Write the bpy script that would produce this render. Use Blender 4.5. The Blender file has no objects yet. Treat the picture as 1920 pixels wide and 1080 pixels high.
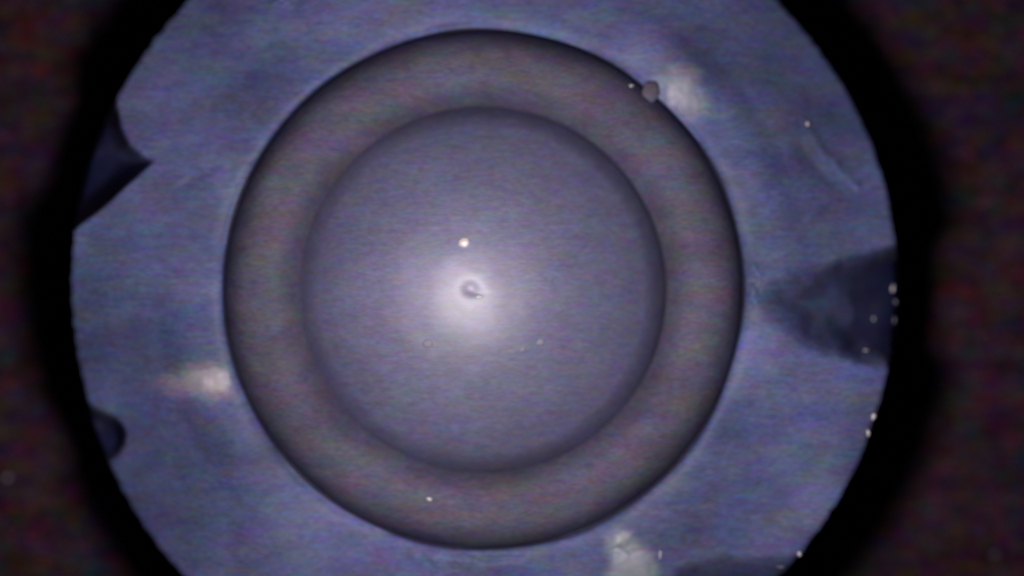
import bpy, math, random
import numpy as np

random.seed(4)
rng = np.random.default_rng(11)

# ---------------------------------------------------------------- scale and frame
S = 3.0e-5            # metres for one photo pixel on the flange plane (disc about 46 mm across)
HC = 2200.0           # camera height above the flange, in the same pixels
CX, CY = 906.0, 543.0  # axis of the disc in the photograph
RIM = 775.0
BASE_TOP = 176.0      # the added dark base, painted as notch shade, starts this far below the flange face
DEPTH = 630.0         # height of the disc's body above the surface it stands on

sc = bpy.context.scene
COL = sc.collection

# ---------------------------------------------------------------- camera
cam_d = bpy.data.cameras.new('camera')
cam = bpy.data.objects.new('camera', cam_d)
COL.objects.link(cam)
cam.location = (0, 0, HC * S)
cam_d.sensor_width = 36.0
cam_d.lens = 36.0 * HC / 1920.0
cam_d.clip_start = 0.001
cam_d.clip_end = 10.0
cam_d.dof.use_dof = True
cam_d.dof.focus_distance = (HC - 170) * S
cam_d.dof.aperture_fstop = 15.0
sc.camera = cam

# ---------------------------------------------------------------- world: a dark interior
w = bpy.data.worlds.new('World')
sc.world = w
w.use_nodes = True
w.node_tree.nodes['Background'].inputs['Color'].default_value = (0.35, 0.30, 0.75, 1)
w.node_tree.nodes['Background'].inputs['Strength'].default_value = 0.006

# ---------------------------------------------------------------- the one small lamp that comes in with the camera
LX, LY, LH = 912.0, 604.0, 1270.0
lamp_d = bpy.data.lights.new('inspection_lamp', 'POINT')
lamp_d.energy = 0.046
lamp_d.color = (1.0, 0.89, 0.91)
lamp_d.shadow_soft_size = 100 * S
lamp = bpy.data.objects.new('inspection_lamp', lamp_d)
COL.objects.link(lamp)
lamp.location = ((LX - 960) * S, (540 - LY) * S, LH * S)

vs = sc.view_settings
vs.view_transform = 'Standard'
vs.look = 'None'
vs.exposure = 0.0
vs.gamma = 1.0
vs.use_curve_mapping = False


# ---------------------------------------------------------------- helpers
def wpos(x, y, z=0.0):
    """photo pixel + height (pixels) -> real position of that point, metres"""
    k = (HC - z) / HC
    return ((x - 960) * k * S, (540 - y) * k * S, z * S)


AX = wpos(CX, CY, 0)                    # axis on the flange plane
BASE = (AX[0], AX[1], -DEPTH * S)


def mesh_obj(name, verts, faces, mat, parent=None, smooth=True, attrs=None):
    me = bpy.data.meshes.new(name)
    me.from_pydata([tuple(v) for v in verts], [], faces)
    me.update()
    if smooth:
        me.polygons.foreach_set('use_smooth', [True] * len(me.polygons))
    for an, av in (attrs or {}).items():
        a = me.attributes.new(an, 'FLOAT', 'POINT')
        a.data.foreach_set('value', np.asarray(av, dtype=np.float32))
    me.materials.append(mat)
    o = bpy.data.objects.new(name, me)
    COL.objects.link(o)
    if parent is not None:
        o.parent = parent
    return o


def sstep(a, b, x):
    t = np.clip((x - a) / (b - a), 0, 1)
    return t * t * (3 - 2 * t)


def poly_sd(px, py, poly):
    """signed distance to a polygon, positive inside (pixels)"""
    d = np.full(px.shape, 1e9)
    inside = np.zeros(px.shape, bool)
    n = len(poly)
    for i in range(n):
        ax, ay = poly[i]
        bx, by = poly[(i + 1) % n]
        ex, ey = bx - ax, by - ay
        t = np.clip(((px - ax) * ex + (py - ay) * ey) / (ex * ex + ey * ey), 0, 1)
        d = np.minimum(d, np.hypot(px - ax - t * ex, py - ay - t * ey))
        c = ((ay > py) != (by > py)) & (px < (bx - ax) * (py - ay) / (by - ay + 1e-12) + ax)
        inside ^= c
    return np.where(inside, d, -d)


def line_d(px, py, pts):
    d = np.full(px.shape, 1e9)
    for (ax, ay), (bx, by) in zip(pts, pts[1:]):
        ex, ey = bx - ax, by - ay
        t = np.clip(((px - ax) * ex + (py - ay) * ey) / (ex * ex + ey * ey), 0, 1)
        d = np.minimum(d, np.hypot(px - ax - t * ex, py - ay - t * ey))
    return d


def smooth_noise(px, py, size, seed, octaves=2):
    r = np.random.default_rng(seed)
    out = np.zeros(px.shape)
    amp = 1.0
    for _ in range(octaves):
        g = r.uniform(-1, 1, (96, 96))
        u, v = px / size + 40, py / size + 40
        i, j = np.floor(u).astype(int), np.floor(v).astype(int)
        fu, fv = u - i, v - j
        fu, fv = fu * fu * (3 - 2 * fu), fv * fv * (3 - 2 * fv)
        G = lambda a, b: g[a % 96, b % 96]
        out += amp * ((G(i, j) * (1 - fu) + G(i + 1, j) * fu) * (1 - fv) + (G(i, j + 1) * (1 - fu) + G(i + 1, j + 1) * fu) * fv)
        amp *= 0.5
        size *= 0.5
    return out


# ---------------------------------------------------------------- materials
def mottled(name, base, rough, spec, streak=0.54, blotch=0.38, cloud=0.0, bump=0.12, residue=None, coat=None, offset=0.0):
    m = bpy.data.materials.new(name)
    m.use_nodes = True
    nt = m.node_tree
    N, L = nt.nodes, nt.links
    b = N['Principled BSDF']
    tc = N.new('ShaderNodeTexCoord')

    def noise(sx, sy, det, rgh=0.5, off=0.0):
        mp = N.new('ShaderNodeMapping')
        mp.inputs['Scale'].default_value = (1 / (sx * S), 1 / (sy * S), 1 / (sx * S))
        mp.inputs['Location'].default_value = (off + offset, off * 1.7, off * .3)
        L.new(tc.outputs['Object'], mp.inputs['Vector'])
        n = N.new('ShaderNodeTexNoise')
        n.inputs['Scale'].default_value = 1.0
        n.inputs['Detail'].default_value = det
        n.inputs['Roughness'].default_value = rgh
        L.new(mp.outputs['Vector'], n.inputs['Vector'])
        return n

    def vmul(a, amount, sock):
        # sock * (1 + amount * 2 * (noise - 0.5))
        ma = N.new('ShaderNodeVectorMath')
        ma.operation = 'MULTIPLY_ADD'
        L.new(a, ma.inputs[0])
        ma.inputs[1].default_value = (2 * amount,) * 3
        ma.inputs[2].default_value = (1 - amount,) * 3
        mm = N.new('ShaderNodeVectorMath')
        mm.operation = 'MAXIMUM'
        L.new(ma.outputs[0], mm.inputs[0])
        mm.inputs[1].default_value = (.04,) * 3
        mu = N.new('ShaderNodeVectorMath')
        mu.operation = 'MULTIPLY'
        L.new(sock, mu.inputs[0])
        L.new(mm.outputs[0], mu.inputs[1])
        return mu.outputs[0]

    rgb = N.new('ShaderNodeRGB')
    rgb.outputs[0].default_value = (*base, 1)
    col = rgb.outputs[0]
    if residue:
        at = N.new('ShaderNodeAttribute')
        at.attribute_name = 'residue'
        mx = N.new('ShaderNodeMix')
        mx.data_type = 'RGBA'
        L.new(at.outputs['Fac'], mx.inputs['Factor'])
        L.new(col, mx.inputs['A'])
        mx.inputs['B'].default_value = (*residue, 1)
        col = mx.outputs['Result']
    col = vmul(noise(34, 9, 2.0, .6).outputs['Color'], streak, col)
    col = vmul(noise(90, 40, 2.0, .5, 5.1).outputs['Color'], blotch, col)
    col = vmul(noise(13, 4, 1.0, .5, 9.7).outputs['Fac'], streak * .8, col)
    if cloud:
        col = vmul(noise(230, 170, 3.0, .55, 3.7).outputs['Fac'], cloud, col)
    L.new(col, b.inputs['Base Color'])
    b.inputs['Roughness'].default_value = rough
    b.inputs['Specular IOR Level'].default_value = spec
    if coat:
        b.inputs['Coat Weight'].default_value = coat[0]
        b.inputs['Coat Roughness'].default_value = coat[1]
        b.inputs['Coat IOR'].default_value = 1.85
    bn = N.new('ShaderNodeBump')
    bn.inputs['Strength'].default_value = bump
    bn.inputs['Distance'].default_value = 6 * S
    L.new(noise(22, 18, 4.0, .6, 2.2).outputs['Fac'], bn.inputs['Height'])
    L.new(bn.outputs['Normal'], b.inputs['Normal'])
    return m


FL = (0.130, 0.156, 0.330)
M_flange = mottled('blue_grey_plastic', FL, .55, .35, cloud=.75, residue=(.42, .44, .52))
M_notch_shade = mottled('notch_shade_navy', (.014, .017, .060), .6, .2, offset=4.4)  # near-black navy puts the shade of notches and scoop into the colour
M_ring = mottled('taupe_rubber', (0.142, 0.136, 0.204), .8, .15, streak=.46, cloud=.5, offset=3.3)
M_dome = mottled('violet_grey_plastic', (0.162, 0.167, 0.310), .68, 1.0, streak=.52, blotch=.2, cloud=.3, bump=.06, offset=7.7, coat=(1.0, .45))
M_blob = mottled('pale_glue', FL, .45, .5, streak=.16, blotch=.18, bump=.2, residue=(.47, .50, .58))
M_cream = mottled('cream_glue', FL, .45, .5, streak=.12, blotch=.15, bump=.2, residue=(.66, .62, .63))
M_table = mottled('dark_backing', (0.074, 0.040, 0.062), .9, .1, streak=2.4, blotch=1.3, bump=.4, offset=1.9)


def plain(name, c, rough, spec=.5):
    m = bpy.data.materials.new(name)
    m.use_nodes = True
    N, L = m.node_tree.nodes, m.node_tree.links
    b = N['Principled BSDF']
    n = N.new('ShaderNodeTexNoise')
    n.inputs['Scale'].default_value = 1 / (5 * S)
    r = N.new('ShaderNodeValToRGB')
    r.color_ramp.elements[0].color = (*[v * .8 for v in c], 1)
    r.color_ramp.elements[1].color = (*c, 1)
    L.new(n.outputs['Fac'], r.inputs['Fac'])
    L.new(r.outputs['Color'], b.inputs['Base Color'])
    b.inputs['Roughness'].default_value = rough
    b.inputs['Specular IOR Level'].default_value = spec
    return m


M_grain = plain('white_grain', (.92, .90, .90), .25, .8)
M_dull = plain('dull_grain', (.33, .32, .42), .6)
M_bead = plain('warm_bead', (.98, .90, .86), .32, 1.0)
M_bead.node_tree.nodes['Principled BSDF'].inputs['Coat Weight'].default_value = 1.0
M_bead.node_tree.nodes['Principled BSDF'].inputs['Coat Roughness'].default_value = .3

# ---------------------------------------------------------------- the surface below
n = 60
ext = 5200.0
g = np.linspace(-ext, ext, n + 1)
gx, gy = np.meshgrid(g, g, indexing='ij')
gz = smooth_noise(gx, gy, 700, 3) * 4
V = np.stack([gx.ravel() * S, gy.ravel() * S, gz.ravel() * S - (DEPTH + 8) * S], 1)
F = [(i * (n + 1) + j, (i + 1) * (n + 1) + j, (i + 1) * (n + 1) + j + 1, i * (n + 1) + j + 1) for i in range(n) for j in range(n)]
table = mesh_obj('backing_surface', V, F, M_table)
table['kind'] = 'structure'

# ---------------------------------------------------------------- the disc: flange, ring, dome
root = bpy.data.objects.new('domed_disc', None)
COL.objects.link(root)
root.location = BASE
root.empty_display_size = 0.005
root['label'] = 'blue-grey round disc with central dome, raised ring and notched flange'
root['category'] = 'disc'


def loc(x, y, z):
    """photo pixel at height z -> position inside the disc's own space"""
    p = wpos(x, y, z)
    return (p[0] - BASE[0], p[1] - BASE[1], p[2] - BASE[2])


NOTCH = [  # polygon (photo pixels), slope inside, edge softness, greatest depth
    ([(214, 178), (224, 205), (230, 236), (246, 268), (266, 288), (292, 303), (262, 330), (224, 364), (186, 398), (140, 432), (60, 440), (60, 178)], 9.0, 6, 300),
    ([(150, 748), (192, 772), (220, 782), (236, 796), (241, 814), (237, 834), (226, 852), (208, 868), (120, 890), (90, 760)], 8, 10, 300),
    ([(1640, 640), (1760, 630), (1760, 770), (1690, 740), (1662, 690)], 4, 16, 200),
    ([(1236, 1110), (1262, 1066), (1300, 1046), (1360, 1040), (1430, 1042), (1500, 1034), (1560, 1060), (1560, 1300), (1230, 1300)], 3.6, 70, 280),
    ([(1478, 262), (1508, 246), (1548, 296), (1592, 356), (1586, 380), (1540, 350), (1490, 306)], .5, 26, 16),
    ([(492, -6), (520, 10), (560, 16), (592, 2), (570, -30), (510, -30)], .7, 12, 26),
    ([(318, 352), (350, 322), (398, 306), (420, 312), (388, 338), (348, 362)], .40, 12, 13),
    ([(870, 1036), (1000, 1034), (980, 1056), (905, 1060)], .8, 10, 20),
]
SCOOP = [(1412, 556), (1446, 520), (1530, 494), (1640, 466), (1780, 440), (1780, 690), (1610, 682), (1500, 652), (1436, 600)]
RIDGE = [([(1512, 232), (1540, 278), (1570, 312), (1606, 348)], 8, 3.2),
         ([(780, 1044), (830, 1052), (880, 1054)], 11, 4),
         ([(1412, 505), (1414, 560)], 16, 4),
         ([(515, 0), (540, -4)], 9, 10)]
RESIDUE = [([(1244, 150), (1262, 134), (1300, 134), (1312, 170), (1318, 206), (1290, 212), (1252, 200), (1244, 176)], 28, .85),
           ([(306, 716), (350, 692), (400, 682), (424, 694), (432, 722), (424, 742), (380, 742), (330, 738)], 20, .72),
           ([(1142, 1096), (1144, 1010), (1162, 992), (1186, 1000), (1200, 1022), (1222, 1040), (1230, 1096)], 18, .75)]


def flange_fields(px, py):
    r = np.hypot(px - CX, py - CY)
    th = np.arctan2(CY - py, px - CX)
    z = smooth_noise(px, py, 210, 21, 2) * 17.0 + smooth_noise(px, py, 60, 5, 1) * 1.0
    # the lobes of the flange lean outward by different amounts
    lean = np.zeros_like(r)
    for a, wd, k in ((35, 26, .40), (203, 22, .38), (305, 20, .12), (140, 15, .16), (75, 14, .12), (358, 12, .1)):
        d = (np.degrees(th) - a + 180) % 360 - 180
        lean += k * np.exp(-(d / wd) ** 2)
    z -= lean * np.maximum(r - 540, 0) * sstep(540, 620, r)
    for poly, slope, soft, dmax in NOTCH:
        sd = poly_sd(px, py, poly) + smooth_noise(px, py, 40, 8, 1) * min(soft, 10) * .3
        ramp = np.where(sd > 0, sd, 0)
        ramp = ramp * ramp / (ramp + soft) if soft else ramp
        z -= dmax * (1 - np.exp(-ramp * slope / dmax))
    # broad scoop on the right that falls away towards the rim
    sd = poly_sd(px, py, SCOOP)
    z -= (.86 * np.maximum(r - 500, 0) + .004 * np.maximum(r - 640, 0) ** 2) * sstep(-8, 74, sd + smooth_noise(px, py, 50, 91) * 6) + 3.0 * smooth_noise(px, py, 44, 95) * sstep(0, 60, sd)
    for pts, wd, hgt in RIDGE:
        z += hgt * (1 + .9 * smooth_noise(px, py, 16, 12)) * np.exp(-(line_d(px, py, pts) / wd) ** 2)
    res = np.zeros_like(r)
    for poly, soft, k in RESIDUE:
        sd = poly_sd(px, py, poly) + smooth_noise(px, py, 30, 15) * 6
        res = np.maximum(res, k * sstep(-soft, soft * .8, sd))
    return z, res


NT = 900
ths = np.linspace(0, 2 * np.pi, NT, endpoint=False)
rim = RIM + np.convolve(np.tile(rng.normal(0, 1.5, NT), 3), np.ones(3) / 3, 'same')[NT:2 * NT] + 2.5 * np.sin(3 * ths + 1) + 2 * np.sin(7 * ths)
inner = 489 + 1.5 * np.sin(5 * ths) + 1.2 * np.sin(11 * ths + 2)
fr = np.concatenate([np.linspace(0, .06, 8), np.linspace(.06, .97, 92)[1:], np.linspace(.97, 1, 7)[1:]])
V, RES, rows = [], [], []
# inner wall of the flange, rounded over
for dz, dr in ((-70, -1.5), (-40, -1.2), (-28, -.8), (-18, 0.5)):
    R = inner + dr
    px, py = CX + R * np.cos(ths), CY - R * np.sin(ths)
    rows.append((px, py, np.full(NT, float(dz)), np.zeros(NT)))
for f in fr:
    R = inner + 3 + (rim - inner - 3) * f
    px, py = CX + R * np.cos(ths), CY - R * np.sin(ths)
    z, res = flange_fields(px, py)
    z = z - 13 * np.exp(-((R - inner) / 11.0)) - 5 * sstep(9, 0, rim - R) ** 2
    rows.append((px, py, z, res))
zl = rows[-1][2]
# outer wall down onto the added dark base
for t, dr in ((.25, -.3), (.5, -.6), (.75, -1.0), (1.0, -1.5)):
    R = rim + dr
    px, py = CX + R * np.cos(ths), CY - R * np.sin(ths)
    zz = np.minimum(zl, zl + (-BASE_TOP - 14 - zl) * t)
    rows.append((px, py, zz, np.zeros(NT)))
nfl = len(rows)
for k, (px, py, z, res) in enumerate(rows):
    kk = (HC - z) / HC
    X = (px - 960) * kk * S - BASE[0]
    Y = (540 - py) * kk * S - BASE[1]
    V.append(np.stack([X, Y, z * S - BASE[2]], 1))
    RES.append(res)
V = np.concatenate(V)
RES = np.concatenate(RES)
F = []
for i in range(nfl - 1):
    a, b = i * NT, (i + 1) * NT
    for j in range(NT):
        j2 = (j + 1) % NT
        F.append((a + j, b + j, b + j2, a + j2))
flange = mesh_obj('flange', V, F, M_flange, root, attrs={'residue': RES})


def lathe(name, prof, mat, nt=360, wob=None, cap=False):
    """profile of (radius in photo pixels, height) about the disc's axis"""
    V, F = [], []
    t = np.linspace(0, 2 * np.pi, nt, endpoint=False)
    for (r, z) in prof:
        k = (HC - z) / HC
        cx, cy = loc(CX, CY, z)[:2]
        R = r * k
        dz = wob(CX + r * np.cos(t), CY - r * np.sin(t), r) if wob else 0
        V.append(np.stack([cx + R * np.cos(t) * S, cy + R * np.sin(t) * S, (z + dz) * S - BASE[2] + 0 * t], 1))
    V = np.concatenate(V)
    for i in range(len(prof) - 1):
        a, b = i * nt, (i + 1) * nt
        for j in range(nt):
            j2 = (j + 1) % nt
            F.append((a + j, b + j, b + j2, a + j2))
    V = list(V)
    if cap:
        V.append(np.mean(V[:nt], axis=0))
        c = len(V) - 1
        for j in range(nt):
            F.append((c, j, (j + 1) % nt))
    return mesh_obj(name, V, F, mat, root)


# added base under the flange: its navy paints the shade in the notches
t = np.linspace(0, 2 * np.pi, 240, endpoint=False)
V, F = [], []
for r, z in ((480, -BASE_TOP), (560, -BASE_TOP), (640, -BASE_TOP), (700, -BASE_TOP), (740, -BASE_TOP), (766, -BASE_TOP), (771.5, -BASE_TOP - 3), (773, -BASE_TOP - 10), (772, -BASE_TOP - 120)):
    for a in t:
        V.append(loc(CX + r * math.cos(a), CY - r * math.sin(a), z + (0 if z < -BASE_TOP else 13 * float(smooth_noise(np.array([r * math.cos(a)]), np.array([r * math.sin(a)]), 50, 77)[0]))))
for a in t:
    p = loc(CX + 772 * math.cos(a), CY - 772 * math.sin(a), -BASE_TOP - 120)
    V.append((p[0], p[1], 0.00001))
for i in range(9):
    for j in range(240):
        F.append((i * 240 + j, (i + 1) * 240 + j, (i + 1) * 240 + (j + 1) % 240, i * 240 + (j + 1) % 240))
base = mesh_obj('base', V, F, M_notch_shade, root)
base['label'] = 'added navy base that paints the shade in the notches of the flange'

# raised ring: rounded bead, steeper on its outer side
def ring_z(r):
    u = (r - 414) / (70.0 if r < 414 else 68.5)
    if u < 0:
        return 36 - 72 * abs(u) ** 2.3
    return 36 - 46 * u ** 2.6 - 22 * u ** 8


prof = [(343.0, -95.0)] + [(r, ring_z(r)) for r in np.concatenate([414 - 70 * np.cos(np.linspace(0, math.pi / 2, 34)), 414 + 68.5 * np.sin(np.linspace(0, math.pi / 2, 34)[1:])])] + [(484.5, -58.0), (487.0, -64.0), (494.0, -66.0)]
ring = lathe('ring', prof, M_ring, 480,
             lambda x, y, r: smooth_noise(x, y, 90, 31, 2) * 1.6 + smooth_noise(x, y, 26, 33, 1) * .7)

# dome with a tiny pit near its tip
RD = 640.0
ZT = 78.0
DTX, DTY = -.078, .012        # the dome sits a touch askew


def dome_z(r):
    z = ZT - (RD - math.sqrt(RD * RD - r * r))
    return z - 20 * max(0, (r - 255) / 90.0) ** 2.2 - 46 * max(0, (r - 306) / 44.0) ** 2.0


def pit(x, y, r):
    k = 1.033
    d = DTX * (x - CX) + DTY * (y - CY) + smooth_noise(x, y, 120, 41, 2) * 1.1 + smooth_noise(x, y, 34, 43, 1) * .22
    a = np.hypot((x - 882) / 16, (y - 541) / 14)
    b = np.hypot((x - 899) / 16, (y - 550) / 8)
    d = d - 3.0 * np.exp(-a ** 2) - .9 * np.exp(-b ** 2)
    return d


prof = [(r, dome_z(r)) for r in np.concatenate([np.linspace(1.0, 60, 40), np.linspace(60, 351, 110)[1:]])] + [(352.0, -95.0)]
dome = lathe('dome', prof, M_dome, 360, pit, cap=True)


# ---------------------------------------------------------------- pale glue lumps and small beads on the flange
def ground_z(x, y):
    z, _ = flange_fields(np.array([float(x)]), np.array([float(y)]))
    return max(float(z[0]), -BASE_TOP)


def mound(name, poly, height, mat, seed, label=None, core=None):
    """a low irregular lump whose foot follows the flange"""
    xs = [p[0] for p in poly]
    ys = [p[1] for p in poly]
    cx, cy = sum(xs) / len(xs), sum(ys) / len(ys)
    nt, nr = 96, 22
    P = []
    big = []
    for k in range(nt):                        # ray to the outline
        a = 2 * math.pi * k / nt
        lo, hi = 0.0, 400.0
        for _ in range(30):
            mid = (lo + hi) / 2
            q = poly_sd(np.array([cx + mid * math.cos(a)]), np.array([cy + mid * math.sin(a)]), poly)[0]
            if q > 0:
                lo = mid
            else:
                hi = mid
        big.append(lo)
    big = np.array(big)
    big = (np.roll(big, 1) + big * 2 + np.roll(big, -1)) / 4 + smooth_noise(np.cos(2 * np.pi * np.arange(nt) / nt) * 60, np.sin(2 * np.pi * np.arange(nt) / nt) * 60, 30, seed) * 3
    V, A = [], []
    t = 2 * np.pi * np.arange(nt) / nt
    for i in range(nr + 1):
        f = i / nr
        x, y = cx + big * f * np.cos(t), cy + big * f * np.sin(t)
        z, res0 = flange_fields(x, y)
        h = height * (1 - f ** 2.4) ** 1.0 + smooth_noise(x, y, 20, seed + 1, 2) * height * .28 * (1 - f ** 3)
        z = z + h - .8 + .6 * (1 - f)
        if core:
            c = np.exp(-(np.hypot(x - core[0], y - core[1]) / core[2]) ** 2)
        else:
            c = np.ones(nt)
        m = 1 - sstep(.25, 1.0, np.full(nt, f))
        res = res0 * .9 * (1 - m) + m * (.6 + .4 * c)
        for q in range(nt):
            kz = (HC - z[q]) / HC
            V.append(((x[q] - 960) * kz * S - BASE[0], (540 - y[q]) * kz * S - BASE[1], z[q] * S - BASE[2]))
            A.append(res[q])
    F = []
    for i in range(nr):
        for j in range(nt):
            j2 = (j + 1) % nt
            F.append((i * nt + j, i * nt + j2, (i + 1) * nt + j2, (i + 1) * nt + j))
    o = mesh_obj(name, V, F, mat, root, attrs={'residue': A})
    if label:
        o['label'] = label
    return o


mound('glue_patch', [(1246, 152), (1264, 136), (1298, 136), (1310, 170), (1316, 204), (1290, 210), (1256, 200), (1246, 178)], 5, M_blob, 51, 'pale grey squarish patch beside the ring')
mound('glue_patch', [(330, 716), (360, 698), (402, 686), (424, 696), (431, 722), (424, 741), (384, 738), (346, 732)], 5, M_cream, 57, 'cream patch beside the ring, brightest at one end', core=(412, 720, 26))
mound('glue_patch', [(1146, 1100), (1148, 1030), (1158, 1024), (1180, 1034), (1210, 1030), (1222, 1044), (1226, 1100)], 5, M_blob, 63, 'pale yellowish patch cut by the lower edge')
mound('glue_patch', [(1146, 1020), (1154, 998), (1172, 990), (1190, 996), (1188, 1012), (1172, 1026), (1150, 1028)], 5, M_blob, 69, 'small pale lump beside the larger yellowish patch')


def pebble(name, x, y, z, rx, ry, rz, mat, seed, parent=None, seg=12, rag=1.0):
    """an irregular rounded grain; x, y in photo pixels, z its foot"""
    r = np.random.default_rng(seed)
    ph = r.uniform(0, 6.28, 6)
    c = wpos(x, y, z + rz * .8)
    V, F = [], []
    nl = 7
    for i in range(nl + 1):
        la = -math.pi / 2 + math.pi * i / nl
        for j in range(seg):
            lo = 2 * math.pi * j / seg
            k = 1 + rag * .14 * math.sin(2 * lo + ph[0]) * math.cos(la) + rag * .1 * math.sin(3 * lo + ph[1] + 2 * la) + rag * .08 * math.sin(5 * lo + ph[2])
            V.append((rx * k * math.cos(la) * math.cos(lo) * S, ry * k * math.cos(la) * math.sin(lo) * S, rz * math.sin(la) * S))
    for i in range(nl):
        for j in range(seg):
            j2 = (j + 1) % seg
            F.append((i * seg + j, i * seg + j2, (i + 1) * seg + j2, (i + 1) * seg + j))
    o = mesh_obj(name, V, F, mat, parent)
    if parent is not None:
        o.location = (c[0] - BASE[0], c[1] - BASE[1], c[2] - BASE[2])
    else:
        o.location = c
    return o


b1 = pebble('lump', 1220, 172, -6.5, 17, 19, 6, M_ring, 5, root, 28, .5)
b1['label'] = 'rounded violet-grey lump between ring and pale patch'

# ---------------------------------------------------------------- loose grains, and two glints painted as white grains
RZ = {'dome': lambda x, y: dome_z(math.hypot(x - CX, y - CY)) + DTX * (x - CX) + DTY * (y - CY), 'ring': lambda x, y: ring_z(math.hypot(x - CX, y - CY)),
      'flange': ground_z, 'table': lambda x, y: -(DEPTH + 6)}
GR = [  # x, y, on, rx, ry, material, label
    (870, 455, 'dome', 11, 9, M_bead, 'bright warm bead on the dome above its central pit'),
    (898, 557, 'dome', 7, 3.6, M_grain, 'tiny white grain painted as the glint in the pit at the dome tip'),  # white body added as the glint of the pit
    (802, 644, 'dome', 9, 8, M_dull, 'faint grey grain on the dome, below left of the pit'),
    (1012, 641, 'dome', 8, 7, M_dull, 'faint grey grain on the dome, lower right of the pit, rightmost of a pair'),
    (979, 654, 'dome', 6, 5, M_dull, 'faint grey grain on the dome, lower right of the pit, leftmost of a pair'),
    (805, 936, 'ring', 6, 3.2, M_grain, 'bright white grain on the lower part of the raised ring'),
    (1183, 161, 'ring', 5, 2.6, M_grain, 'tiny bright grain on the ring near the upper right pale patch'),
    (1514, 232, 'flange', 5, 5, M_grain, 'small white grain at the top of the scratch on the flange'),
    (1674, 541, 'flange', 5, 8, M_grain, 'brightest grain on the right rim beside the dark wedge'),
    (1679, 566, 'flange', 4, 6, M_dull, 'dull grain on the right rim just below the brightest one'),
    (1638, 598, 'flange', 3, 6, M_grain, 'slim white grain inside the dark wedge at right'),
    (1677, 600, 'flange', 2.4, 10, M_dull, 'thin upright sliver on the right rim'),
    (1623, 657, 'flange', 5, 3, M_grain, 'small pale grain below the dark wedge at right'),
    (1638, 781, 'flange', 5, 9, M_grain, 'larger white grain on the lower right rim, upper of two'),
    (1628, 812, 'flange', 5, 7, M_grain, 'white grain on the lower right rim, lower of two'),
    (1499, 1039, 'flange', 6, 5, M_grain, 'white grain on the rim at lower right corner of the flange'),
    (1464, 1063, 'flange', 8, 3, M_dull, 'flat dull grain near the rim at the lower edge'),
    (1238, 1040, 'flange', 2.5, 9, M_grain, 'white sliver painted as a glint beside the pale patch at the lower edge'),  # white body added as a glint next to the patch
    (14, 896, 'table', 5, 4, M_grain, 'lone white speck on the dark surface at far left'),
    (1866, 1040, 'table', 6, 4, M_dull, 'faint speck on the dark surface near the lower right corner'),
]
for i, (x, y, on, rx, ry, mat, label) in enumerate(GR):
    if on == 'table':
        kz = (HC + DEPTH) / HC
        rx, ry = rx * kz, ry * kz
    if on == 'flange':
        rx, ry = rx * .8, ry * .8
    o = pebble('grain', x, y, RZ[on](x, y) - .6, rx, ry, min(rx, ry) * (.3 if mat is M_bead else .22 if on == 'dome' and mat is M_dull else .8), mat, 100 + i, rag=.5 if on == 'dome' else 1.7)
    o['label'] = label
    o['category'] = 'grain'
    o['group'] = 'loose grains scattered over disc and surface'
